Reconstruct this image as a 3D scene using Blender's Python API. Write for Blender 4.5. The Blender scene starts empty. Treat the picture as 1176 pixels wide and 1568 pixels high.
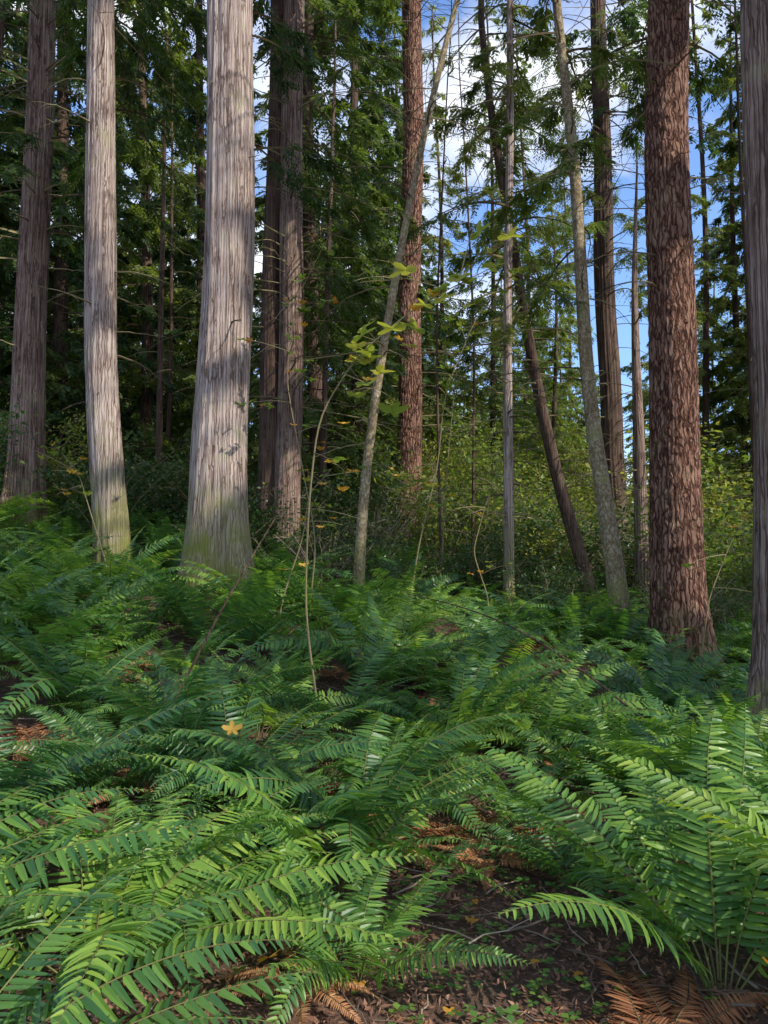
import bpy, math, numpy as np
from mathutils import Vector
R=np.random.default_rng(7)
sc=bpy.context.scene
SUN=Vector((.66,-.50,.60)).normalized();SV=np.array(SUN)
def norm(a): return a/np.maximum(np.linalg.norm(a,axis=-1,keepdims=True),1e-9)
def ss(x,a,b):
    t=np.clip((x-a)/(b-a),0,1); return t*t*(3-2*t)
# ------------------------------------------------------------ mesh builder
class MB:
    def __init__(s): s.v=[];s.l=[];s.c=[];s.m=[];s.n=0
    def add(s,V,F,mat=0):
        V=np.asarray(V,float).reshape(-1,3);F=np.asarray(F,int)
        s.v.append(V);s.l.append((F+s.n).ravel());s.c.append(np.full(len(F),F.shape[1]));s.m.append(np.full(len(F),mat));s.n+=len(V)
    def mesh(s,name,mats,smooth=False):
        v=np.concatenate(s.v);l=np.concatenate(s.l);c=np.concatenate(s.c);m=np.concatenate(s.m)
        me=bpy.data.meshes.new(name);me.vertices.add(len(v));me.vertices.foreach_set('co',v.ravel().astype(np.float32))
        me.loops.add(len(l));me.loops.foreach_set('vertex_index',l.astype(np.int32))
        me.polygons.add(len(c));st=np.concatenate([[0],np.cumsum(c)[:-1]])
        me.polygons.foreach_set('loop_start',st.astype(np.int32))
        me.polygons.foreach_set('loop_total',c.astype(np.int32))
        me.polygons.foreach_set('material_index',m.astype(np.int32))
        me.polygons.foreach_set('use_smooth',np.full(len(c),smooth))
        for x in mats: me.materials.append(x)
        me.update(calc_edges=True); return me
def obj(name,me,loc=(0,0,0),rot=(0,0,0),sca=1.0,parent=None):
    o=bpy.data.objects.new(name,me);sc.collection.objects.link(o)
    o.location=loc;o.rotation_euler=rot;o.scale=(sca,)*3 if np.isscalar(sca) else sca
    if parent: o.parent=parent
    return o
def tube(mb,P,r,k=4,mat=0):
    P=np.asarray(P,float);n=len(P);r=np.broadcast_to(r,(n,))
    T=norm(np.gradient(P,axis=0));up=np.array([.31,.17,.93]) if abs(T[0,2])<.8 else np.array([.95,.2,.1])
    A=norm(np.cross(T,up));B=np.cross(T,A)
    th=np.arange(k)*2*math.pi/k
    V=P[:,None]+r[:,None,None]*(np.cos(th)[None,:,None]*A[:,None]+np.sin(th)[None,:,None]*B[:,None])
    i=np.arange(n-1)[:,None]*k;j=np.arange(k)[None];j2=(j+1)%k
    F=np.stack([i+j,i+j2,i+k+j2,i+k+j],-1).reshape(-1,4)
    mb.add(V,F,mat)
def cards(mb,P,D,S,L,W,mat=0,mid=.42):
    L=np.asarray(L)[...,None];W=np.asarray(W)[...,None]
    V=np.stack([P,P+D*L*mid+S*W*.5,P+D*L,P+D*L*mid-S*W*.5],-2).reshape(-1,3)
    mb.add(V,np.arange(len(V)).reshape(-1,4),mat)
# ------------------------------------------------------------ materials
def newmat(name):
    m=bpy.data.materials.new(name);m.use_nodes=True;nt=m.node_tree
    for n in list(nt.nodes): nt.nodes.remove(n)
    out=nt.nodes.new('ShaderNodeOutputMaterial');return m,nt,out
def N(nt,t,**k):
    n=nt.nodes.new(t)
    for a,b in k.items(): setattr(n,a,b)
    return n
def ramp(nt,inp,stops):
    r=N(nt,'ShaderNodeValToRGB');e=r.color_ramp.elements
    while len(e)<len(stops): e.new(.5)
    for i,(p,c) in enumerate(stops): e[i].position=p;e[i].color=(*c,1)
    nt.links.new(inp,r.inputs[0]);return r.outputs[0]
def mathn(nt,op,a,b=None,c=None):
    n=N(nt,'ShaderNodeMath',operation=op)
    for i,x in enumerate((a,b,c)):
        if x is None: continue
        if isinstance(x,(int,float)): n.inputs[i].default_value=x
        else: nt.links.new(x,n.inputs[i])
    return n.outputs[0]
def mixc(nt,f,a,b,mode='MIX'):
    n=N(nt,'ShaderNodeMix',data_type='RGBA',blend_type=mode)
    for i,x in ((0,f),(6,a),(7,b)):
        if isinstance(x,(int,float)): n.inputs[i].default_value=x
        elif isinstance(x,tuple): n.inputs[i].default_value=(*x,1)
        else: nt.links.new(x,n.inputs[i])
    return n.outputs[2]
def leafmat(name,stops,trans=.35,rough=.5,tcol=(1.6,1.7,.6),spec=.4):
    m,nt,out=newmat(name)
    g=N(nt,'ShaderNodeNewGeometry');oi=N(nt,'ShaderNodeObjectInfo')
    f=mathn(nt,'ADD',mathn(nt,'MULTIPLY',g.outputs['Random Per Island'],.45),mathn(nt,'MULTIPLY',oi.outputs['Random'],.55))
    c=ramp(nt,f,stops)
    p=N(nt,'ShaderNodeBsdfPrincipled');p.inputs['Roughness'].default_value=rough;p.inputs['Specular IOR Level'].default_value=spec
    nt.links.new(c,p.inputs['Base Color'])
    t=N(nt,'ShaderNodeBsdfTranslucent');nt.links.new(mixc(nt,1.0,c,tcol,'MULTIPLY'),t.inputs[0])
    mx=N(nt,'ShaderNodeMixShader');mx.inputs[0].default_value=trans
    nt.links.new(p.outputs[0],mx.inputs[1]);nt.links.new(t.outputs[0],mx.inputs[2]);nt.links.new(mx.outputs[0],out.inputs[0]);return m
def bark(name,ca,cb,cc,kind='cedar',moss=.0,bump=.02,mh=1.2):
    m,nt,out=newmat(name);tc=N(nt,'ShaderNodeTexCoord')
    p=N(nt,'ShaderNodeBsdfPrincipled');p.inputs['Roughness'].default_value=.85;p.inputs['Specular IOR Level'].default_value=.2
    mp=N(nt,'ShaderNodeMapping');nt.links.new(tc.outputs['Object'],mp.inputs[0])
    mp.inputs['Scale'].default_value=(1,1,.03 if kind=='cedar' else .16 if kind=='fir' else .6)
    ns=N(nt,'ShaderNodeTexNoise');ns.inputs['Scale'].default_value=46 if kind=='cedar' else 34;ns.inputs['Detail'].default_value=6;ns.inputs['Roughness'].default_value=.66
    nt.links.new(mp.outputs[0],ns.inputs[0])
    big=N(nt,'ShaderNodeTexNoise');big.inputs['Scale'].default_value=2.6;big.inputs['Detail'].default_value=6;big.inputs['Roughness'].default_value=.6;nt.links.new(tc.outputs['Object'],big.inputs[0])
    h=ns.outputs[0]
    if kind in('cedar','fir'):
        vor=N(nt,'ShaderNodeTexVoronoi',feature='DISTANCE_TO_EDGE');vor.inputs['Scale'].default_value=19 if kind=='fir' else 26
        mp2=N(nt,'ShaderNodeMapping');mp2.inputs['Scale'].default_value=(1,1,.13 if kind=='fir' else .022)
        wob=N(nt,'ShaderNodeVectorMath',operation='MULTIPLY_ADD');wn=N(nt,'ShaderNodeTexNoise');wn.inputs['Scale'].default_value=7
        nt.links.new(tc.outputs['Object'],wn.inputs[0]);nt.links.new(wn.outputs[1],wob.inputs[0]);wob.inputs[1].default_value=(.1,.1,.3) if kind=='fir' else (.035,.035,.3);nt.links.new(tc.outputs['Object'],wob.inputs[2])
        nt.links.new(wob.outputs[0],mp2.inputs[0]);nt.links.new(mp2.outputs[0],vor.inputs[0])
        vv=mathn(nt,'MINIMUM',mathn(nt,'MULTIPLY',vor.outputs['Distance'],5 if kind=='fir' else 8),1.)
        h=mathn(nt,'ADD',mathn(nt,'MULTIPLY',h,.8),mathn(nt,'MULTIPLY',vv,.4 if kind=='fir' else .24))
        lo,hi=(.4,.95) if kind=='fir' else (.38,.84)
    else: lo,hi=.3,.7
    hh=mathn(nt,'ADD',h,mathn(nt,'MULTIPLY',mathn(nt,'SUBTRACT',big.outputs[0],.5),.45))
    c=ramp(nt,hh,[(lo,ca),((lo+hi)/2,cb),(hi,cc)])
    if moss>0:
        sx=N(nt,'ShaderNodeSeparateXYZ');nt.links.new(tc.outputs['Object'],sx.inputs[0])
        hz=mathn(nt,'MULTIPLY',mathn(nt,'SUBTRACT',mh,sx.outputs[2]),.6)
        f=mathn(nt,'ADD',mathn(nt,'MAXIMUM',hz,-.02),mathn(nt,'MULTIPLY',mathn(nt,'SUBTRACT',big.outputs[0],.55),2.4))
        n=N(nt,'ShaderNodeClamp');nt.links.new(mathn(nt,'MULTIPLY',f,moss*1.5),n.inputs[0])
        c=mixc(nt,n.outputs[0],c,(.20,.20,.05))
    nt.links.new(c,p.inputs['Base Color'])
    if bump>0:
        b=N(nt,'ShaderNodeBump');b.inputs['Strength'].default_value=1.;b.inputs['Distance'].default_value=bump
        nt.links.new(h,b.inputs['Height']);nt.links.new(b.outputs[0],p.inputs['Normal'])
    nt.links.new(p.outputs[0],out.inputs[0]);return m
def plain(name,a,b):
    m,nt,out=newmat(name);oi=N(nt,'ShaderNodeNewGeometry');p=N(nt,'ShaderNodeBsdfPrincipled');p.inputs['Roughness'].default_value=.85;p.inputs['Specular IOR Level'].default_value=.2
    nt.links.new(ramp(nt,oi.outputs['Random Per Island'],[(0,a),(1,b)]),p.inputs[0]);nt.links.new(p.outputs[0],out.inputs[0]);return m
cedar_bark=bark('cedar_bark',(.12,.078,.058),(.38,.285,.24),(.66,.55,.48),'cedar',.75,.03,1.9)
cedar_bark2=bark('cedar_bark_brown',(.07,.04,.028),(.24,.155,.12),(.48,.36,.29),'cedar',.6,.03)
fir_bark=bark('fir_bark',(.05,.02,.012),(.20,.095,.062),(.40,.24,.17),'fir',.3,.045)
alder_bark=bark('alder_bark',(.10,.07,.03),(.24,.18,.10),(.52,.44,.33),'smooth',1.3,.006)
dark_bark=bark('dark_bark',(.035,.02,.014),(.10,.06,.043),(.18,.125,.09),'cedar',.3,.012)
twig=plain('twig_bark',(.06,.04,.025),(.34,.28,.14))
fern_stalk=plain('fern_stalk',(.12,.10,.04),(.16,.18,.05))
tan_twig=plain('tan_twig',(.12,.08,.055),(.42,.33,.25))
fern_m=leafmat('fern_leaf',[(0,(.028,.085,.036)),(.3,(.065,.165,.048)),(.6,(.15,.29,.055)),(.85,(.29,.43,.065)),(1,(.45,.53,.09))],.42,.38,(1.5,1.55,.6),spec=.5)
fern_dead=leafmat('dead_fern_leaf',[(0,(.2,.08,.04)),(.6,(.42,.18,.08)),(1,(.55,.33,.16))],.2,.8,(1.3,1,.7),.2)
cedar_leaf=leafmat('cedar_foliage',[(0,(.02,.045,.014)),(.5,(.052,.095,.025)),(1,(.17,.21,.05))],.38,.5)
cedar_leaf_sunlit=leafmat('cedar_foliage_sunlit',[(0,(.06,.10,.025)),(.5,(.15,.19,.04)),(1,(.38,.36,.11))],.45,.5)  # paler copy of the cedar foliage; sunlit brightness put into the colour
broad_leaf=leafmat('broadleaf',[(0,(.08,.15,.03)),(.5,(.20,.27,.05)),(1,(.55,.47,.11))],.5,.5,(1.4,1.4,.7))
shrub_leaf=leafmat('shrub_leaf',[(0,(.025,.06,.02)),(.6,(.065,.12,.033)),(1,(.22,.24,.08))],.35,.35)
litter_m=leafmat('litter',[(0,(.08,.04,.027)),(.35,(.19,.095,.06)),(.7,(.38,.21,.14)),(.92,(.55,.40,.29)),(1,(.45,.22,.08))],.1,.8,(1.2,1,.8),.2)
orange_leaf=leafmat('orange_leaf',[(0,(.5,.2,.03)),(1,(.75,.5,.08))],.35,.6,(1.3,1.1,.6))
def groundmat():
    m,nt,out=newmat('forest_floor');tc=N(nt,'ShaderNodeTexCoord')
    a=N(nt,'ShaderNodeTexNoise');a.inputs['Scale'].default_value=14;a.inputs['Detail'].default_value=7;a.inputs['Roughness'].default_value=.75
    b=N(nt,'ShaderNodeTexNoise');b.inputs['Scale'].default_value=.9;b.inputs['Detail'].default_value=4
    v=N(nt,'ShaderNodeTexVoronoi');v.inputs['Scale'].default_value=45
    for n in (a,b,v): nt.links.new(tc.outputs['Object'],n.inputs['Vector'])
    c=ramp(nt,a.outputs[0],[(.3,(.035,.018,.013)),(.5,(.10,.05,.033)),(.72,(.24,.13,.09))])
    c=mixc(nt,mathn(nt,'MULTIPLY',v.outputs[0],.5),c,(.15,.085,.055))
    f=N(nt,'ShaderNodeMapRange');f.inputs[1].default_value=.5;f.inputs[2].default_value=.68;f.inputs[4].default_value=.5;nt.links.new(b.outputs[0],f.inputs[0])
    c=mixc(nt,f.outputs[0],c,(.05,.06,.027))
    p=N(nt,'ShaderNodeBsdfPrincipled');p.inputs['Roughness'].default_value=.95;nt.links.new(c,p.inputs['Base Color'])
    bp=N(nt,'ShaderNodeBump');bp.inputs['Distance'].default_value=.03;nt.links.new(mathn(nt,'ADD',a.outputs[0],mathn(nt,'MULTIPLY',v.outputs[0],.4)),bp.inputs['Height']);nt.links.new(bp.outputs[0],p.inputs['Normal'])
    nt.links.new(p.outputs[0],out.inputs[0]);return m
# ------------------------------------------------------------ terrain
CP=np.array([(-6.13,13,2.2),(-3.66,10.5,1.4),(-2.13,10,1.15),(-1.8,13.5,1.5),(.52,18,1.7),(-.4,11,1.0),(1.92,12,.75),(3.6,13,.6),(3.25,10.5,.6),
 (3.86,10,.1),(3.3,6.5,-.15),(0,0,0),(0,3,0),(1.3,3.3,0),(-1.1,2.4,.05),(0,5.5,.15),(-2.4,5,.45),(-4,7,.9),(1.5,7,.15)])
def gbase(x,y):
    return 1.5*ss(y,2,16)-.13*np.tanh(x/12)*12*ss(y,0,12)+.012*np.clip(y-20,0,80)
def kern(d2): return np.exp(-d2/(2*2.2**2))
_K=kern(((CP[:,None,:2]-CP[None,:,:2])**2).sum(-1))+np.eye(len(CP))*.08
_w=np.linalg.solve(_K,CP[:,2]-gbase(CP[:,0],CP[:,1]))
def gz(x,y):
    x=np.asarray(x,float);y=np.asarray(y,float)
    r=gbase(x,y)
    for (cx,cy,_),w in zip(CP,_w): r=r+w*kern((x-cx)**2+(y-cy)**2)
    r=r+.05*np.sin(x*1.9+1.3*np.sin(y*1.1))*np.sin(y*1.6+.7)+.02*np.sin(x*5.3+y*2.1)*np.sin(y*6.1-x*1.7)
    return r
u=np.linspace(-1,1,420);gx=1.5*np.sinh(5.99*u);gy=gx+5
X,Y=np.meshgrid(gx,gy);Z=gz(X,Y)
near=np.exp(-((X**2+(Y-5)**2)/150));Z=Z+near*.012*(np.sin(X*23+3*np.sin(Y*9))*np.sin(Y*27+2*np.sin(X*11)))
mb=MB();i=np.arange(419)[:,None]*420+np.arange(419)[None]
mb.add(np.stack([X,Y,Z],-1),np.stack([i,i+1,i+421,i+420],-1).reshape(-1,4))
obj('ground',mb.mesh('ground',[groundmat()],True))
# ------------------------------------------------------------ spots to light or shade; the canopy is carved and filled to suit
rs=np.random.default_rng(77)
LIT=[]
for x,y,z0,z1,r in [(-1.95,9.7,7.2,10.8,.65),(-1.95,9.7,4.5,4.8,.2),(-1.95,9.7,2.8,3.0,.2),(-3.85,10.3,6.7,7.3,.32),(-3.85,10.3,3.3,3.9,.3),(-3.75,10.3,1.5,2.0,.3),
   (-1.6,13.3,5.4,7.2,.4),(-1.6,13.3,2.4,3.2,.3),(1.95,12,4.8,8,.35),(-6.1,12.9,4.1,5.0,.3),(4.0,9.8,7.3,8.1,.2),(2.8,10.4,3.3,4.5,.28),(.7,17.8,5,8,.5),(.2,10.9,3.6,4.4,.2)]:
    for z in np.arange(z0,z1+.01,.4): LIT.append((x+rs.normal(0,.1),y,z,r*rs.uniform(.7,1.25)))
for x,y in [(-.9,3.3),(-.3,3.6),(.1,3.4),(1.4,3.4),(-1.4,2.8),(-.6,2.2),(2.0,3.0),(.7,2.5),(-.2,4.6),(1.5,2.6),(-.5,2.8),(-1.,2.3),(-.1,3.0),(-1.6,3.8),(-.9,4.2),(1.2,2.9),(1.8,3.6)]: LIT.append((x,y,float(gz(x,y))+.5,.8))
for _ in range(40):
    y=rs.uniform(4,12);x=rs.uniform(-.5,.5)*y;LIT.append((x,y,float(gz(x,y))+.5,rs.uniform(.25,.65)))
NM=len(LIT)
for _ in range(18):
    y=rs.uniform(13,20);x=rs.uniform(0,.33)*y;LIT.append((x,y,rs.uniform(1.2,4),1.))
for _ in range(22):
    y=rs.uniform(18,34);x=rs.uniform(-.45,.5)*y;LIT.append((x,y,rs.uniform(2,14),1.6))
for _ in range(18):
    y=rs.uniform(16,22);x=rs.uniform(-.5,0)*y;LIT.append((x,y,rs.uniform(5,13),.9))
LIT=np.array(LIT)
def openings(Q,main=False):
    A_=LIT[:NM] if main else LIT
    d=Q[:,None]-A_[None,:,:3];t=d@SV;q=d-t[...,None]*SV
    return ((np.linalg.norm(q,axis=-1)<A_[:,3]+.12)&(t>1.5)).any(1)
SHADE=[(-2.1,9.8,z) for z in (1.2,1.6,2.1,2.5,3.4,3.7,4.0,5.2,5.5,5.8,6.1,6.4)]+[(-3.9,10.4,z) for z in (2.6,4.3,4.7,5.1,5.5,5.9,6.2,7.9,8.4,9.,9.5)]+[(-1.7,13.4,z) for z in (3.6,4.,4.4,4.8,7.8,8.4,9.2,10)]+\
 [(-6.1,13,z) for z in (2.,2.7,3.4,5.7,6.3,7,8,9)]+[(3.86,9.9,z) for z in (.8,1.4,2.,2.8,3.4,4.,4.6,5.2,5.8,6.4,9)]+[(3.3,6.4,z) for z in (.5,1.2,2,2.8,3.6,4.4)]+[(2.8,10.5,z) for z in (1,1.8,2.5,5.4,6)]+[(0,10.9,z) for z in (2,3,5,6)]
for _ in range(26):
    y=rs.uniform(4.5,11);x=rs.uniform(-.5,.5)*y;SHADE.append((x,y,float(gz(x,y))+.4))
# ------------------------------------------------------------ trunks
def trunk(name,base,path,mat,flare=.35,kseg=64,kind='cedar',lobes=5,seed=0,step=.06,fl=.03,scr=1.,fall=.4):
    rg=np.random.default_rng(seed);P=np.array(path,float);P[:,3]*=scr;zz=P[:,2]
    z=np.concatenate([np.arange(-.5,10.5,step),np.arange(10.5,zz[-1],.6)])
    cx=np.interp(z,zz,P[:,0]);cy=np.interp(z,zz,P[:,1]);r=np.interp(z,zz,P[:,3])
    w=int(round(1.0/step))
    if w>1:
        def sm(a):
            pad=np.concatenate([np.full(w,a[0]),a,np.full(w,a[-1])]);return np.convolve(pad,np.ones(2*w+1)/(2*w+1),'valid')
        cx,cy=sm(cx),sm(cy)
    cx=cx+.25*r[0]*np.sin(z*.9+seed)*.35;cy=cy+.02*np.sin(z*1.3+seed)
    th=np.linspace(0,2*math.pi,kseg,endpoint=False);T,ZZ=np.meshgrid(th,z)
    f=np.zeros_like(T)
    for k in range(2,9): f+=np.sin(k*T+rg.uniform(0,6)+rg.uniform(.1,.5)*ZZ+.5*np.sin(ZZ*rg.uniform(.3,.9)+rg.uniform(0,6)))*rg.uniform(.4,1)/k**.6
    f*=fl
    fb=np.exp(-np.clip(ZZ,0,None)/fall)*flare
    lob=.75+.55*np.sin(lobes*T+rg.uniform(0,6)+.3*np.sin(2*T))+.3*np.sin((lobes+3)*T+1)
    rr=r[:,None]*(1+f+fb*lob+.14*flare*np.exp(-np.clip(ZZ,0,None)/1.6))
    if kind=='fir':
        q=int(round(r[0]*45));ph=rg.uniform(0,6)
        rid=np.abs(np.sin(q*T+1.3*np.sin(2.1*ZZ+2*T+ph)+.9*np.sin(5.3*ZZ-3*T)+.5*np.sin(11*ZZ+5*T)))
        rr+=.014*np.sqrt(rid)+.004*np.sin(31*ZZ+9*T+2*np.sin(5*T))
    elif kseg>50:
        rr+=.006*np.sin(17*T+.9*np.sin(1.3*ZZ))+.006*np.sin(23*T+2+.7*np.sin(2*ZZ))*np.sin(1.1*ZZ+5*np.sin(T))
    V=np.stack([cx[:,None]+rr*np.cos(T),cy[:,None]+rr*np.sin(T),ZZ],-1);n=len(z)
    i=np.arange(n-1)[:,None]*kseg;j=np.arange(kseg)[None];j2=(j+1)%kseg
    mb=MB();mb.add(V,np.stack([i+j,i+j2,i+kseg+j2,i+kseg+j],-1).reshape(-1,4))
    o=obj(name,mb.mesh(name,[mat],True),base)
    def cen(h): return np.array([np.interp(h,z,cx),np.interp(h,z,cy),h]),np.interp(h,z,r)
    return o,cen
def dead_branches(parent,cen,n,z0,z1,l0,l1,seed,azr=(0,6.28),droop=.35,mat=None,sub=5,r=.012):
    rg=np.random.default_rng(seed);mb=MB()
    for _ in range(n):
        h=rg.uniform(z0,z1);c,rad=cen(h);a=rg.uniform(*azr);L=rg.uniform(l0,l1)*rg.uniform(.5,1);t=np.linspace(0,1,9)
        d=np.array([math.cos(a),math.sin(a),0]);s=np.array([-d[1],d[0],0]);dr=droop*rg.uniform(.2,1.4);w=rg.uniform(-.15,.15)
        up=rg.uniform(-.05,.2)
        P=c+d*(rad*.8+L*t[:,None])+np.array([0,0,1])*(L*(up*t-dr*t**2)[:,None])+s*(L*w*np.sin(3*t))[:,None]+rg.normal(0,.012,(9,3))*t[:,None]
        tube(mb,P,np.linspace(r*rg.uniform(.7,1.4),.003,9),4)
        for _ in range(rg.integers(0,sub+1)):
            k=rg.integers(2,8);p=P[k];l=L*rg.uniform(.1,.35);q=d*rg.uniform(.2,.9)+s*rg.choice([-1,1])*rg.uniform(.3,1)+np.array([0,0,rg.uniform(-.6,.3)])
            tt=np.linspace(0,1,4)[:,None];tube(mb,p+q*l*tt+np.array([0,0,-.2*l])*tt**2,np.linspace(.005,.002,4),3)
    return obj('dead_branches',mb.mesh('dead_branches',[mat or twig]),parent=parent)
# ------------------------------------------------------------ conifer boughs
UP=np.array([0,0,1.])
def bough(mb,c,a,L,rg,rad=.1,dens=15,k=13,leafL=.11,leafW=.032,mw=0,ml=1,droop=.6,bare=.12,up0=.2,r0=.02,world=None,main=False):
    t=np.linspace(0,1,8);d=np.array([math.cos(a),math.sin(a),0]);s=np.array([-d[1],d[0],0]);dr=droop*rg.uniform(.6,1.3);w=rg.uniform(-.12,.12);u0=up0*rg.uniform(-.5,1.5)
    def pt(t):
        t=t[:,None];return c+d*(rad+L*t*(1-.12*t))+UP*(L*(u0*t-dr*t**2+.25*dr*t**4))+s*L*w*np.sin(3*t)
    n=max(4,int(L*dens));t=bare+(1-bare)*rg.random(n)**.8;O=pt(t)
    sg=rg.choice([-1,1],n)[:,None];D=norm(d*rg.uniform(.2,1.,(n,1))+s*sg*rg.uniform(.3,1.,(n,1))+UP*rg.uniform(-1.2,-.1,(n,1)))
    sl=rg.uniform(.3,.7,n)*(1-.5*t)*min(1,.5+L*.25)
    if world is not None:
        keep=~(openings(O+D*sl[:,None]*.35+world,main)|openings(O+D*sl[:,None]*.9+world,main))
        if keep.sum()<n*.15: return
        O,D,sl,t=O[keep],D[keep],sl[keep],t[keep];n=len(O)
    tube(mb,pt(np.linspace(0,1,8)),np.linspace(r0,.004,8),3,mw)
    S=norm(np.cross(D,norm(UP+rg.normal(0,.35,(n,3)))))
    uu=np.linspace(.08,1,k);side=np.where(np.arange(k)%2==0,1.,-1.)
    P=O[:,None]+D[:,None]*(uu[None,:,None]*sl[:,None,None])+UP*(-.25*sl[:,None]*uu[None]**2)[...,None]
    LD=norm(D[:,None]*.75+S[:,None]*side[None,:,None]*.75+UP*-.25+rg.normal(0,.12,(n,k,3)))
    Nn=norm(np.cross(D,S));LS=norm(np.cross(LD,Nn[:,None]+rg.normal(0,.3,(n,k,3))))
    LL=leafL*rg.uniform(.7,1.4,(n,k))*(1.15-.6*uu[None]);cards(mb,P.reshape(-1,3),LD.reshape(-1,3),LS.reshape(-1,3),LL.ravel(),(LL*leafW/leafL).ravel(),ml,.5)
def crown(mb,seed,H,hb,Rm,nb,trunk_r=None,pw=.8,**kw):
    rg=np.random.default_rng(seed)
    if trunk_r: 
        z=np.linspace(-.5,H,24);tube(mb,np.stack([.15*np.sin(z*.3+seed),.15*np.cos(z*.23),z],-1)-np.array([.15*math.sin(seed),.15,0]),np.linspace(trunk_r,.03,24),10,0)
    for _ in range(nb):
        q=rg.random()**1.15;h=hb+(H-hb)*q;L=max(.5,Rm*(1-q)**pw*rg.uniform(.55,1.1))
        bough(mb,np.array([0,0,h]),rg.uniform(0,6.283),L,rg,**kw)
    return mb
def tree_mesh(name,leaf,*a,**k):
    return crown(MB(),*a,**k).mesh(name,[dark_bark,leaf])
CT=[tree_mesh('cedar_a',cedar_leaf,1,24,1.2,3.8,180,trunk_r=.2,dens=15,k=12,leafL=.17,leafW=.065),
    tree_mesh('cedar_b',cedar_leaf,2,27,2,3.6,190,trunk_r=.22,dens=15,k=12,leafL=.17,leafW=.06,droop=.8),
    tree_mesh('cedar_c',cedar_leaf_sunlit,3,22,1.2,3.9,150,trunk_r=.18,dens=14,k=12,leafL=.16,leafW=.06,droop=.5),
    tree_mesh('hemlock_d',cedar_leaf_sunlit,4,25,3,3.6,120,trunk_r=.14,dens=13,k=12,leafL=.15,leafW=.055,droop=.45)]
used={}
def opencrown(par,loc,seed,H=28,hb=11,Rm=3.6,nb=85,leaf=None,leafL=.17,leafW=.075,shade_boughs=False):
    L_=np.array(loc);mb=crown(MB(),seed,H,hb,Rm,nb,dens=12,k=10,leafL=leafL,leafW=leafW,world=L_)
    if shade_boughs:
        rg=np.random.default_rng(seed+1)
        for i_,p in enumerate(SHADE):
            p=np.array(p);hv=SV[:2];t=((L_[:2]-p[:2])@hv)/(hv@hv);q=p+SV*t;v=q[:2]-L_[:2];dd=np.linalg.norm(v)
            if dd>5.5 or not 6<q[2]-L_[2]<26 or used.get(i_,0)>=3: continue
            used[i_]=used.get(i_,0)+1
            Lb=max(1.2,dd*1.3);bough(mb,np.array([0,0,q[2]-L_[2]+.2*Lb]),math.atan2(v[1],v[0]),Lb,rg,dens=28,k=11,leafL=.18,leafW=.10,droop=.5,world=L_,main=True)  # added bough, aimed to block the sun from one shade spot
    if mb.n: obj('crown',mb.mesh('crown',[dark_bark,leaf or cedar_leaf]),parent=par)
# ------------------------------------------------------------ named foreground trees
def G(x,y): return (x,y,float(gz(x,y)))
def mk(name,x,y,path,mat,cr=None,**k):
    o,c=trunk(name,G(x,y),path,mat,**k)
    if cr is not None: opencrown(o,G(x,y),100+k['seed'],28,11,3.4,70)
    return o,c
t1,c1=mk('cedar_tree',-6.13,13,[(0,0,0,.36),(.1,0,3,.31),(.1,0,9,.26),(.1,0,30,.05)],cedar_bark2,0,seed=1,flare=.5,scr=.8,fall=.7)
t2,c2=mk('cedar_tree',-3.66,10.5,[(0,0,0,.27),(-.2,0,2.5,.25),(-.32,0,5,.24),(-.38,0,8,.21),(-.4,0,30,.04)],cedar_bark,1,seed=2,flare=.2,scr=.85)
t3,c3=mk('cedar_tree',-2.13,10,[(0,0,0,.42),(.0,0,1.2,.385),(.05,0,4,.36),(.06,0,9,.33),(.1,0,30,.06)],cedar_bark,0,seed=3,flare=.75,lobes=4,kseg=140,fl=.035,step=.04,scr=.9,fall=.55)
t4,c4=mk('cedar_tree',-1.68,13.5,[(0,0,0,.25),(.02,0,4,.23),(.02,0,10,.2),(0,0,28,.04)],cedar_bark2,1,seed=4,flare=.35,scr=.9)
t4b,_=trunk('twin_stem',(-.38,.15,0),[(0,0,0,.22),(.05,0,4,.19),(.12,0,10,.16),(.1,0,26,.04)],dark_bark,seed=44,flare=.3);t4b.parent=t4
t5,c5=mk('douglas_fir_tree',.52,18,[(0,0,0,.36),(.1,0,5,.31),(.2,0,14,.26),(.2,0,30,.04)],fir_bark,0,seed=5,flare=.3,kind='fir',kseg=140,step=.04,scr=.85)
t6,c6=mk('alder_tree',-.38,11,[(0,0,0,.1),(.05,0,1.2,.095),(.18,0,2.6,.085),(.45,.0,4.2,.08),(.78,0,6.,.07),(1.2,0,8.,.06),(2.,0,11,.04),(2.4,0,13,.02)],alder_bark,None,seed=6,flare=.3,kseg=24,scr=.78)
t7,c7=mk('young_fir_tree',1.92,12,[(0,0,0,.1),(.03,0,4,.085),(.12,0,9,.065),(.2,0,15,.02)],cedar_bark,None,seed=7,flare=.3,kseg=24,scr=.85)
t8,c8=mk('leaning_dead_tree',3.6,13,[(0,0,0,.15),(-.72,0,2.6,.13),(-1.2,0,5.3,.11),(-1.5,0,7.2,.1),(-1.75,0,9,.08),(-1.95,0,12,.06)],dark_bark,None,seed=8,flare=.2,kseg=32,scr=.8)
t9,c9=mk('alder_tree',3.25,10.5,[(0,0,0,.17),(-.22,0,1.9,.13),(-.42,0,3.3,.115),(-.52,0,5.1,.1),(-.6,0,7.0,.085),(-.8,0,9.5,.07),(-1.2,0,14,.03)],alder_bark,None,seed=9,flare=.3,kseg=32,scr=.85)
t10,c10=mk('douglas_fir_tree',6.0,19,[(0,0,0,.34),(-.35,0,3,.3),(-.45,0,9,.26),(-.5,0,30,.05)],dark_bark,1,seed=10,flare=.2,kseg=100,step=.05,scr=.9)
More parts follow.
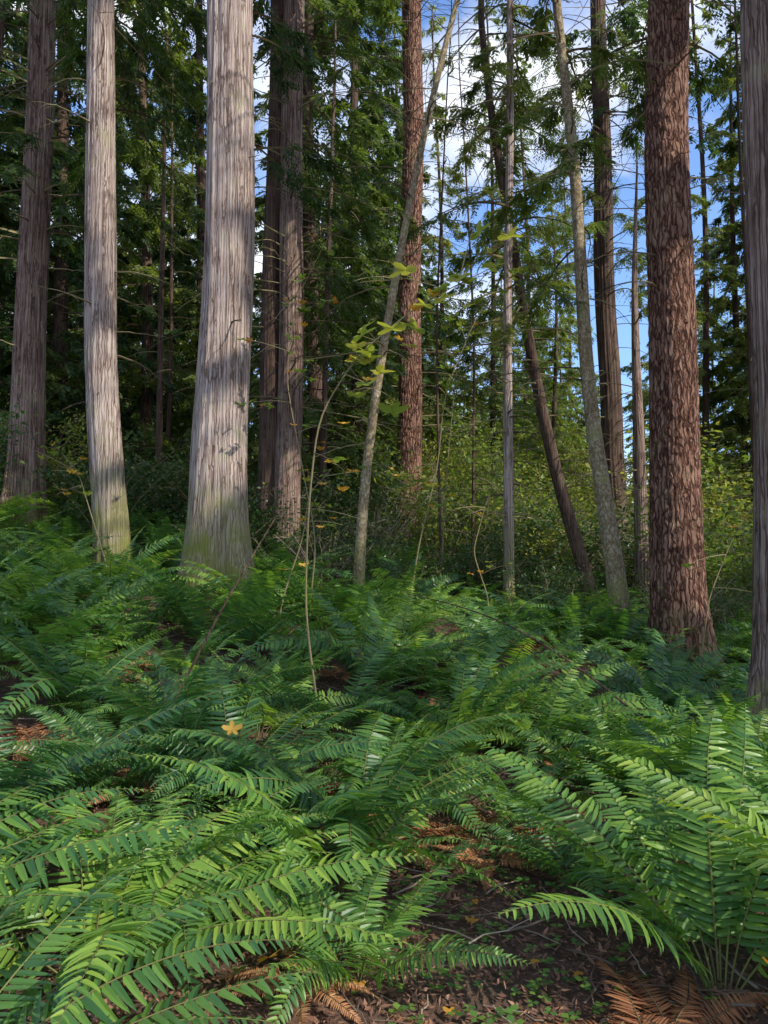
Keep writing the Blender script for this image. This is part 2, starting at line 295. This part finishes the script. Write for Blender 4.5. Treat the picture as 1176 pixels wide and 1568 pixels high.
t10b,c10b=mk('cedar_tree',4.65,14,[(0,0,0,.17),(.0,0,3,.13),(0,0,7,.05),(.1,0,9,.01)],cedar_bark2,None,seed=13,flare=.4,kseg=40,scr=.8)
t11,c11=mk('douglas_fir_tree',3.86,10,[(0,0,0,.35),(-.06,0,1,.32),(-.1,0,3.5,.295),(.0,0,9,.26),(.1,0,30,.05)],fir_bark,1,seed=11,flare=.45,kind='fir',kseg=200,step=.025,scr=.97,fall=.5)
t12,c12=mk('cedar_tree',3.36,6.5,[(0,0,0,.3),(0,0,1,.25),(.05,0,5,.23),(.1,0,30,.04)],cedar_bark2,0,seed=12,flare=.8,kseg=120,step=.04,fall=.5)
for k,(x,y,r) in enumerate([(-5.0,17,.08),(-1.3,16,.07),(1.7,15,.03),(-5.2,18.5,.06),(1.0,13.5,.025),(6.1,12.5,.05)]):
    o,c=mk('sapling_tree',x,y,[(0,0,0,r),(.1*math.sin(k),0,5,r*.8),(.3*math.sin(k*2),0,12,r*.3)],dark_bark,None,seed=30+k,flare=.2,kseg=20,step=.1)
    dead_branches(o,c,22,1,11,.5,1.4,60+k)
dead_branches(t1,c1,45,3,11,.8,2.2,21);dead_branches(t2,c2,26,2,10,.4,1.8,22);dead_branches(t3,c3,14,2,9,.1,1.3,23,sub=2)
dead_branches(t2,c2,40,1,9,.03,.12,70,sub=0,r=.01);dead_branches(t3,c3,40,1,9,.03,.12,71,sub=0,r=.011);dead_branches(t1,c1,40,1,9,.04,.2,72,sub=0,r=.012)
dead_branches(t4,c4,120,2.5,11,1.0,3.6,24,droop=.3);dead_branches(t5,c5,110,3,15,1,3.2,25);dead_branches(t7,c7,90,1.5,12,.4,1.9,26)
dead_branches(t8,c8,60,1.5,11,.4,2.0,27);dead_branches(t9,c9,44,3,12,.4,2.4,28);dead_branches(t10,c10,90,3,16,.8,3.,29)
dead_branches(t6,c6,36,2,11,.3,1.8,31);dead_branches(t11,c11,26,4,10,.5,2.4,32,sub=4);dead_branches(t10b,c10b,30,1,8,.3,1.4,33)
def low_boughs(parent,cen,n,z0,z1,L0,L1,seed,azr=(0,6.283),leaf=None,**kw):
    rg=np.random.default_rng(seed);mb=MB()
    for _ in range(n):
        h=rg.uniform(z0,z1);c,r=cen(h);bough(mb,c,rg.uniform(*azr),rg.uniform(L0,L1),rg,rad=r*.7,dens=22,k=17,leafL=.09,leafW=.028,bare=.25,world=np.array(parent.location),**kw)
    if mb.n: return obj('boughs',mb.mesh('boughs',[twig,leaf or cedar_leaf]),parent=parent)
low_boughs(t1,c1,30,4.5,10,1.2,2.8,41);low_boughs(t2,c2,14,5.8,9.5,1,2.2,42,azr=(.3,2.8));low_boughs(t3,c3,6,5.2,9,1.,1.7,43,azr=(-.1,1.2))
low_boughs(t4,c4,30,4.5,11,1.2,2.8,44,azr=(-.6,1.9));low_boughs(t5,c5,44,6,15,1.5,3.4,45);low_boughs(t10,c10,60,7.5,16,1.5,3.6,46,leaf=cedar_leaf_sunlit)
low_boughs(t7,c7,44,5,13,.8,2.1,47,leaf=cedar_leaf_sunlit);low_boughs(t11,c11,22,5.5,10,1.2,2.8,48,azr=(0,2.5));low_boughs(t9,c9,26,5,12,.8,2.,49,leaf=cedar_leaf_sunlit);low_boughs(t8,c8,24,5,12,.8,2.,50,leaf=cedar_leaf_sunlit)
# ------------------------------------------------------------ background conifers
def bg(px,d,v,s=1.,rot=None):
    x=(px-588)/1184*d;return obj('cedar_tree' if v!=3 else 'hemlock_tree',CT[v],G(x,d),(0,0,px*.37 if rot is None else rot),s)
for px,d,v,s in [(-60,17,0,1),(80,18.5,1,1),(215,20,2,1.05),(300,23,1,1),(490,18.5,1,1.),(545,23,0,1.1),(0,24,2,1),(150,27,1,1),(340,30,0,.8),(250,32,2,1.1),
    (665,28,3,.85),(752,27,3,.85),(800,35,3,1.05),(850,29,2,.7),(1085,23,3,.9),(1150,23,2,.85),(1200,23,0,1),(1040,31,3,.8),(870,42,3,1.),(-150,22,1,1),(1290,20,1,1),(900,36,2,.55),(590,30,0,1)]: bg(px,d,v,s)
dist=bpy.data.objects.new('distant_forest',None);sc.collection.objects.link(dist)
rg=np.random.default_rng(5)
for k in range(110):
    d=rg.uniform(36,75);px=-250+1650*(k*.618%1);f=1
    if 620<px<920: f=.8
    if 920<=px<1010: f=.5
    if 370<px<430: f=.6
    if px>1040: f=.85
    if px>1040 and rg.random()<.25: continue
    x=(px-588)/1184*d;o=obj('conifer',CT[rg.integers(0,4) if f==1 else rg.integers(2,4)],G(x,d),(0,0,rg.uniform(0,6)),rg.uniform(.75,1.1)*f,dist)
for k in range(24):
    a=rg.uniform(0,6.28);d=rg.uniform(28,60);x,y=d*math.cos(a),d*math.sin(a)
    if y>.9*abs(x): continue
    if -1.3<math.atan2(y,x)<.3: continue
    obj('conifer',CT[rg.integers(0,4)],G(x,y),(0,0,rg.uniform(0,6)),rg.uniform(.7,1.),dist)
for k,(x,y) in enumerate([(8.5,2.5),(12,-3),(6.5,-5.5),(14.5,4.5),(11,8.5),(17,-9),(9,-11),(18,1),(21,6)]):
    g=G(x,y);o,c=trunk('cedar_tree',g,[(0,0,0,.36),(0,0,10,.28),(0,0,29,.04)],cedar_bark2,seed=80+k,step=.2,kseg=40)
    opencrown(o,g,200+k,29,8,4.1,150,shade_boughs=True)  # trees out of view; crowns carved and boughs added to shape the dapples
# ------------------------------------------------------------ broadleaf shrubs / trees
def shrub(seed,n,h,spread,leaves,ls,leaf,stem,lean=.5,cl=.18,r=.012):
    rg=np.random.default_rng(seed);mb=MB();pts=[]
    for _ in range(n):
        a=rg.uniform(0,6.283);L=h*rg.uniform(.5,1.1);t=np.linspace(0,1,9)[:,None];d=np.array([math.cos(a),math.sin(a),0])
        P=d*rg.uniform(0,.25)+UP*L*t*(1-.15*t)+d*spread*rg.uniform(.2,1)*t**1.6+np.cumsum(rg.normal(0,.02*h/2,(9,3)),0)
        tube(mb,P,np.linspace(r*rg.uniform(.6,1.3),.003,9),4,0);pts.append(P[2:])
        for _ in range(6):
            q=P[rg.integers(2,8)];e=norm(rg.normal(0,1,3)+UP*.3);l=h*rg.uniform(.1,.3);tt=np.linspace(0,1,4)[:,None];Q=q+e*l*tt-UP*.25*l*tt**2
            tube(mb,Q,np.linspace(r*.4,.002,4),3,0);pts.append(Q[1:]);pts.append((Q[1:]+Q[:-1])/2)
    P=np.concatenate(pts);idx=rg.integers(0,len(P),leaves);O=P[idx]+rg.normal(0,cl,(leaves,3))*np.array([1,1,.6])
    D=norm(rg.normal(0,1,(leaves,3))*np.array([1,1,.45])-UP*.25);S=norm(np.cross(D,norm(UP+rg.normal(0,.5,(leaves,3)))));L=ls*rg.uniform(.5,1.3,leaves)
    if leaves: cards(mb,O,D,S,L,L*.55,1,.45)
    return mb.mesh('shrub',[stem,leaf])
SH=[shrub(1,14,1.8,1.1,2600,.08,shrub_leaf,twig),shrub(2,12,2.8,1.4,2200,.095,broad_leaf,twig),shrub(3,26,1.7,1.2,700,.05,broad_leaf,tan_twig,r=.008),
    shrub(4,16,1.1,.9,2200,.06,shrub_leaf,twig),shrub(5,12,7.,2.8,7000,.13,broad_leaf,dark_bark,cl=.35,r=.045)]
names=['evergreen_shrub','deciduous_shrub','bare_twig_shrub','evergreen_shrub','vine_maple_tree']
under=bpy.data.objects.new('undergrowth',None);sc.collection.objects.link(under)
rg=np.random.default_rng(9)
for k in range(420):
    d=rg.uniform(12.5,40);px=rg.uniform(-120,1300);x=(px-588)/1184*d
    if d<14 and 350<px<1000: v=rg.choice([2,3,0])
    else: v=rg.choice([0,0,1,2,3,1])
    if px<560 and v in(1,2) and rg.random()<.7: v=0
    if 600<px<1020 and rg.random()<.35: v=2
    obj(names[v],SH[v],G(x,d),(0,0,rg.uniform(0,6)),rg.uniform(.75,1.35)*(1.4 if d>18 else 1),under)
for k in range(46):
    d=rg.uniform(11.2,14);px=rg.uniform(360,1150);x=(px-588)/1184*d;v=rg.choice([0,2,3,0])
    if abs(x-3.5)<.7 or abs(x-1.9)<.3: continue
    obj(names[v],SH[v],G(x,d),(0,0,rg.uniform(0,6)),rg.uniform(.45,.8),under)
for px,d,s in [(700,24,.9),(760,29,1.2),(850,23,.7),(610,30,1.3),(960,30,.75),(1090,24,.9),(820,34,1.5),(690,38,1.7),(930,40,1.),(1170,22,.8),(760,20,.6),(380,26,.7),(880,28,1),(1030,22,.7),(640,22,.8),(720,34,1.9),(790,40,1.9)]:
    x=(px-588)/1184*d;obj('vine_maple_tree',SH[4],G(x,d),(0,0,px),s)
# ------------------------------------------------------------ ferns
def frond(mb,base,a,L,rg,e0=1.2,e1=-.3,np_=44,pw=.105,hi=True,ml=1,mr=0,tw=0.,roll=0.):
    n=24;t=np.linspace(0,1,n);el=e0+(e1-e0)*t**.75;azs=a+tw*t
    dirs=np.stack([np.cos(azs)*np.cos(el),np.sin(azs)*np.cos(el),np.sin(el)],-1)
    P=base+np.concatenate([[np.zeros(3)],np.cumsum((dirs[1:]+dirs[:-1])/2*L/(n-1),0)])
    tube(mb,P,np.linspace(.004,.001,n),4,mr)
    q=np.linspace(.14,.99,np_)+rg.normal(0,.0015,np_)
    C=np.stack([np.interp(q,t,P[:,k]) for k in range(3)],-1);T=norm(np.stack([np.interp(q,t,dirs[:,k]) for k in range(3)],-1))
    s0=np.array([-math.sin(a),math.cos(a),0]);S=norm(s0-T*(T@s0)[:,None]);Nn=np.cross(T,S);Nn*=np.sign(Nn[:,2:3]+1e-6)
    S=S*math.cos(roll)+Nn*math.sin(roll);Nn=norm(np.cross(T,S));Nn*=np.sign(Nn[:,2:3]+1e-6)
    prof=pw*np.clip(np.minimum((q+.12)/.32,1),0,1)*np.clip((1.02-q)/.62,0,1)**.75*L/1.0
    wid=(L*.85/np_)*.84
    for sg in (1,-1):
        ln=prof*rg.uniform(.88,1.08,np_);f=rg.normal(.22,.06,np_)[:,None]+.35*q[:,None]**3
        D=norm(S*sg+T*f-Nn*rg.normal(.12,.13,np_)[:,None]);W=norm(T-D*(T*D).sum(-1,keepdims=True));W=norm(W+Nn*rg.normal(0,.22,np_)[:,None]);NN=np.cross(D,W);NN*=np.sign((NN*Nn).sum(-1,keepdims=True)+1e-9)
        w=np.minimum(wid,ln*.4)[:,None];l=ln[:,None];O=C+T*wid*.5*(sg>0)
        if hi:
            rows=[(0.02,.45,0),(.12,1.,.0),(.5,.82,-.03),(.82,.48,-.09),(1.,.04,-.16)]
            V=[]
            for (u_,wf,dz) in rows:
                c=O+D*l*u_+NN*l*dz+T*l*.10*u_**2
                V+= [c+W*w*.5*wf+NN*w*.10*wf,c-NN*w*.08,c-W*w*.5*wf+NN*w*.10*wf]
            V=np.stack(V,1);i=np.arange(np_)[:,None]*15;F=[]
            for r_ in range(4):
                for c_ in range(2): F.append(np.stack([i[:,0]+r_*3+c_,i[:,0]+r_*3+c_+1,i[:,0]+r_*3+c_+4,i[:,0]+r_*3+c_+3],-1))
            mb.add(V,np.concatenate(F),ml)
        else:
            V=np.stack([O+W*w*.35,O-W*w*.35,O+D*l*.5-W*w*.5-NN*l*.02,O+D*l*.5+W*w*.5-NN*l*.02,O+D*l-NN*l*.14+T*l*.1],1);i=np.arange(np_)*5
            mb.add(V,np.stack([i,i+1,i+2,i+3],-1),ml);base_i=mb.n-np_*5
            mb.l.append((np.stack([i+3,i+2,i+4],-1)+base_i).ravel());mb.c.append(np.full(np_,3));mb.m.append(np.full(np_,ml))
def fern(seed,nf=18,hi=True,Lr=(.75,1.2),mats=None,el=(.9,1.5),e1=(-.6,.3),azs=None):
    rg=np.random.default_rng(seed);mb=MB()
    for k in range(nf):
        a=k*2.399+rg.normal(0,.25) if azs is None else azs[k]
        frond(mb,np.array([.04*math.cos(a),.04*math.sin(a),0]),a,rg.uniform(*Lr),rg,rg.uniform(*el),rg.uniform(*e1),rg.integers(34,40) if hi else 30,rg.uniform(.11,.135),hi,1,0,rg.normal(0,.25),rg.normal(0,.3))
    return mb.mesh('sword_fern',mats or [fern_stalk,fern_m])
FH=[fern(s,nf) for s,nf in ((1,15),(2,18),(3,13),(4,20))]
FL=[fern(s,nf,False) for s,nf in ((11,14),(12,17),(13,20),(14,13))]
FD=fern(21,11,True,(.5,.85),[twig,fern_dead],(.1,.7),(-.5,-.1))
FA=fern(31,12,True,(.95,1.25),None,(.85,1.25),(-.35,.05),azs=[-.15,.1,.32,.55,.8,1.1,1.45,1.8,2.4,-.5,3.2,-1.2])
FB=fern(32,13,True,(.95,1.25),None,(1.1,1.45),(-.1,.45),azs=[1.2,1.5,1.75,2.0,2.4,2.9,3.2,.9,.5,.1,-.6,3.7,1.35])
hero=[(-1.25,1.95,4,1.1,.0),(-1.05,2.85,4,1.05,.25),(-.95,3.5,1,1.1,1.5),(-.25,3.85,2,1.1,2.2),(1.3,3.1,5,1.2,.0),(1.95,2.7,5,1.25,.2),(1.75,4.4,1,1.05,4),(-.9,4.6,3,1.15,5),
 (-1.95,3.9,0,1.15,.2),(.0,5.0,1,1.0,1),(-2.0,2.9,4,1.2,.3),(1.6,5.5,2,1,3),(-.35,6.1,3,1.05,4.1),(-1.6,5.5,1,1.1,5.2),(2.5,3.8,3,1.05,.5),(2.5,5.3,0,1.,2.5),(.8,4.7,2,.75,2.5),(-.1,3.0,2,.75,1.0),(.95,3.9,0,.8,.4)]
FH6=FH+[FA,FB]
for x,y,v,s,r in hero:
    obj('sword_fern',FH6[v],G(x,y),(0,0,r),s)
bed=bpy.data.objects.new('fern_bed',None);sc.collection.objects.link(bed)
rg=np.random.default_rng(3);pl=[(h[0],h[1]) for h in hero];trees=[(-6.13,13,.7),(-3.66,10.5,.5),(-2.13,10,.95),(3.86,10,.75),(3.36,6.5,.75),(3.25,10.5,.3),(-1.8,13.5,.5)]
A=np.array([.2,1.5]);B=np.array([.6,4.0])
cnt=0
for _ in range(14000):
    y=rg.uniform(1.6,17);x=rg.uniform(-.6*y-1.2,.6*y+1.2);p=np.array([x,y])
    t=np.clip(((p-A)@(B-A))/((B-A)@(B-A)),0,1);dl=np.linalg.norm(p-(A+t*(B-A)))
    if dl<.7: continue
    if y<2.8 and abs(x)<1.9: continue
    if (x+2.4)**2+(y-4.9)**2<.5: continue
    if any((x-a)**2+(y-b)**2<c*c for a,b,c in trees): continue
    if y>11 and (x>0) and rg.random()<.5: continue
    mn=.64+.12*math.sin(x*1.7+y*1.3)
    if any((x-a)**2+(y-b)**2<mn*mn for a,b in pl): continue
    pl.append((x,y));hi_=y<5.5;cnt+=1
    M=(FH if hi_ else FL)[rg.integers(0,4)]
    obj('sword_fern_clump',M,G(x,y),(rg.normal(0,.16),rg.normal(0,.16),rg.uniform(0,6.28)),rg.uniform(.65,1.35),bed)
dead=bpy.data.objects.new('dead_fern_fronds',None);sc.collection.objects.link(dead)
for x,y,r,s in [(.85,2.5,1,.9),(1.1,2.3,2,.9),(.7,2.25,3,.8),(1.0,2.75,5,.7),(-.3,2.9,3,.45),(.55,4.2,4,.5),(-2.4,4.8,0,1.),(-2.2,5.0,2,.9),(.6,2.35,4.4,.9)]+[(rg.uniform(-.5,.5)*y_,y_,rg.uniform(0,6),rg.uniform(.5,.9)) for y_ in rg.uniform(4,11,20)]:
    g=G(x,y);obj('dead_frond_cluster',FD,(g[0],g[1],g[2]+.04),(0,0,r),s,dead)
# ------------------------------------------------------------ litter, twigs, groundcover
n=100000;yy=1+10*rg.random(n)**1.5;xx=rg.uniform(-1,1,n)*(.6*yy+1);zz=gz(xx,yy)+rg.uniform(.002,.03,n)
D=norm(np.stack([rg.normal(0,1,n),rg.normal(0,1,n),rg.normal(0,.3,n)],-1));S=norm(np.cross(D,norm(UP+rg.normal(0,.35,(n,3)))))
L=rg.uniform(.015,.06,n);W=L*rg.uniform(.06,.45,n);mb=MB();cards(mb,np.stack([xx,yy,zz],-1),D,S,L,W)
for _ in range(420):
    y=rg.uniform(1.6,8);x=rg.uniform(-1,1)*(.6*y+.5);a=rg.uniform(0,3.14);l=rg.uniform(.06,.3);t=np.linspace(-1,1,5)
    px_=x+math.cos(a)*l*t+rg.normal(0,.01,5);py_=y+math.sin(a)*l*t+rg.normal(0,.01,5);tube(mb,np.stack([px_,py_,gz(px_,py_)+.025+rg.uniform(0,.04)],-1),np.linspace(.004,.002,5)*rg.uniform(.5,1.7),5,1)
obj('leaf_litter',mb.mesh('leaf_litter',[litter_m,tan_twig]))
mb=MB();n=700;yy=rg.uniform(1.8,6.5,n);t=(yy-1.5)/4.4;xx=.1+.85*t+rg.normal(0,.45,n)
th=rg.uniform(0,6.28,n)
for j in range(3):
    a=th+j*2.1;D=norm(np.stack([np.cos(a),np.sin(a),rg.uniform(-.1,.25,n)],-1));S=norm(np.cross(D,UP+rg.normal(0,.1,(n,3))));L=rg.uniform(.02,.042,n)
    cards(mb,np.stack([xx,yy,gz(xx,yy)+.05+.03*np.sin(th*7)],-1),D,S,L,L*.9,0,.6)
obj('groundcover_plants',mb.mesh('groundcover',[fern_m]))
def maple(mb,c,rot,size,tilt,mat=0):
    lobes=[];m=24
    for k in range(m):
        a=2*math.pi*k/m;b=abs(math.cos(2.5*(a-math.pi/2)))
        r=size*(.35+.65*b**1.5)*(1-.35*(math.sin(a)<-.6))
        lobes.append((r*math.cos(a),r*math.sin(a),.12*size*math.sin(3*a)+.1*r))
    V=np.array([(0,0,0)]+lobes);ct,st=math.cos(tilt),math.sin(tilt);cr,sr=math.cos(rot),math.sin(rot)
    V=V@np.array([[1,0,0],[0,ct,st],[0,-st,ct]])@np.array([[cr,sr,0],[-sr,cr,0],[0,0,1]])+c
    mb.add(V,[(0,1+k,1+(k+1)%m) for k in range(m)],mat)
mb=MB()
for x,y,dz,s,t_ in [(1.25,2.55,.35,.06,.7),(-.42,2.9,.12,.06,.5),(-.82,4.25,.6,.06,.9),(.6,3.2,.04,.04,.2),(.3,3.9,.04,.045,.2),(.9,4.6,.05,.05,.3),(-.1,2.9,.05,.04,.2)]+[(rg.uniform(-2,2),rg.uniform(2.5,6),.03,.035,rg.uniform(0,.4)) for _ in range(24)]:
    maple(mb,np.array([x,y,float(gz(x,y))+dz]),rg.uniform(0,6),s,t_)
obj('fallen_maple_leaves',mb.mesh('maple_leaves',[orange_leaf]))
def maple_sap(K,base,n_or,n_gr,r=.01,seed=0,ls=(.08,.12)):
    rg=np.random.default_rng(seed);mb=MB();b=np.array(base);K=np.array(K,float);m=len(K)-1
    t=np.linspace(0,m,40);P=np.stack([np.interp(t,range(m+1),K[:,k]) for k in range(3)],-1)
    for _ in range(3): P[1:-1]=(P[:-2]+P[1:-1]+P[2:])/3
    tube(mb,P+b,np.linspace(r,.003,40),6,0);tips=[]
    for _ in range(7):
        i_=rg.integers(12,38);e=norm(rg.normal(0,1,3)*np.array([1,.7,.35])+UP*.2);l=rg.uniform(.3,.8);tt=np.linspace(0,1,5)[:,None];Q=P[i_]+e*l*tt-UP*.15*l*tt**2
        tube(mb,Q+b,np.linspace(.005,.002,5),4,0);tips+=[(Q[k],i_) for k in (2,3,4)]
    for n,mat,sz,lo in ((n_or,2,(.05,.07),12),(n_gr,1,ls,24)):
        for _ in range(n):
            if rg.random()<.6: q,i_=tips[rg.integers(0,len(tips))]
            else: q=P[rg.integers(lo,40)]
            off=rg.normal(0,1,3)*np.array([.09,.09,.05]);tube(mb,np.stack([q+b,q+b+off]),[.002,.0015],3,0);maple(mb,q+b+off,rg.uniform(0,6),rg.uniform(*sz),rg.uniform(-.3,.7),mat)
    obj('maple_sapling',mb.mesh('maple_sapling',[twig,broad_leaf,orange_leaf]))
maple_sap([(0,0,0),(-.12,-.1,.9),(-.08,-.3,1.7),(.0,-.4,2.4),(.3,-.5,2.85),(.75,-.6,3.2),(1.3,-.7,3.45)],G(-.5,6.2),9,26,seed=1,ls=(.09,.15))
maple_sap([(0,0,0),(.1,0,1),(-.1,0,2),(-.3,.1,3.0),(-.2,.2,4.0),(.2,.2,4.8)],G(-.9,9.2),12,30,seed=2,ls=(.06,.1))
maple_sap([(0,0,0),(.15,0,1),(.4,0,2),(.5,.1,3.0),(1.0,.2,4.2),(1.6,.2,4.8)],G(.3,10),8,40,seed=3,ls=(.06,.11))
maple_sap([(0,0,0),(.1,0,.6),(.2,0,1.2),(.5,.1,1.8),(.8,.2,2.2)],G(3.4,8.6),4,18,seed=4,ls=(.05,.08))
maple_sap([(0,0,0),(-.1,0,.5),(-.3,0,1.1),(-.5,.1,1.6),(-.8,.2,1.9)],G(-3.2,9.2),6,10,seed=5,ls=(.05,.08))
maple_sap([(0,0,0),(.1,0,.5),(.3,0,1.1),(.35,.1,1.6),(.6,.2,1.9)],G(-1.2,8.6),8,20,seed=6,ls=(.04,.07))
maple_sap([(0,0,0),(.1,0,.5),(-.1,0,1.1),(.05,.1,1.6),(.3,.2,2.3)],G(1.2,9.6),5,24,seed=7,ls=(.04,.07))
maple_sap([(0,0,0),(.1,0,2),(.3,0,4),(.9,.1,5.5),(1.6,.2,6.4)],G(.9,12.5),4,50,seed=8,ls=(.06,.11))
mb=MB();t=np.linspace(0,1,14)[:,None]
p0=np.array([-1.55,5.2,float(gz(-1.55,5.2))]);p1=np.array([-.75,5.4,1.95]);tube(mb,p0+(p1-p0)*t+UP*.06*np.sin(3.1*t),np.linspace(.012,.005,14),6)
obj('leaning_stick',mb.mesh('stick',[dark_bark]))
mb=MB();p0=np.array([2.1,6.2,.35]);p1=np.array([.2,6.8,1.35]);tube(mb,p0+(p1-p0)*t+UP*.2*np.sin(3.1*t),np.linspace(.011,.004,14),6)
obj('arching_twig',mb.mesh('twig',[dark_bark]))
# ------------------------------------------------------------ light / world / camera
S=SUN;el=math.asin(S.z);az=math.atan2(S.x,S.y)
w=bpy.data.worlds.new('World');sc.world=w;w.use_nodes=True;nt=w.node_tree;b=nt.nodes['Background'];s=nt.nodes.new('ShaderNodeTexSky');s.sky_type='NISHITA';s.sun_disc=False
s.sun_elevation=el;s.sun_rotation=az;s.dust_density=1.5;b.inputs[1].default_value=.15
tc=N(nt,'ShaderNodeTexCoord');cl=N(nt,'ShaderNodeTexNoise');cl.inputs['Scale'].default_value=2.2;cl.inputs['Detail'].default_value=6;cl.inputs['Roughness'].default_value=.55
mp=N(nt,'ShaderNodeMapping');mp.inputs['Scale'].default_value=(1,1,2.2);mp.inputs['Location'].default_value=(.3,.1,0);nt.links.new(tc.outputs['Generated'],mp.inputs[0]);nt.links.new(mp.outputs[0],cl.inputs[0])
mr=N(nt,'ShaderNodeMapRange');mr.inputs[1].default_value=.47;mr.inputs[2].default_value=.66;nt.links.new(cl.outputs[0],mr.inputs[0])
sk=mixc(nt,1.0,s.outputs[0],(1.4,1.7,2.2),'MULTIPLY')
nt.links.new(mixc(nt,mr.outputs[0],sk,(9.5,9.5,9.3)),b.inputs[0])
l=bpy.data.lights.new('sun','SUN');l.energy=5;l.angle=math.radians(.5);l.color=(1,.96,.86);lo=bpy.data.objects.new('sun',l);sc.collection.objects.link(lo);lo.rotation_euler=(-S).to_track_quat('-Z','Y').to_euler()
cam=bpy.data.cameras.new('camera');co=bpy.data.objects.new('camera',cam);sc.collection.objects.link(co);co.location=(0,0,1.6);co.rotation_euler=(math.radians(94),0,0)
cam.sensor_fit='VERTICAL';cam.angle=math.radians(67);cam.clip_end=2000;cam.clip_start=.05;sc.camera=co
sc.view_settings.view_transform='Standard';sc.view_settings.look='None';sc.view_settings.exposure=0
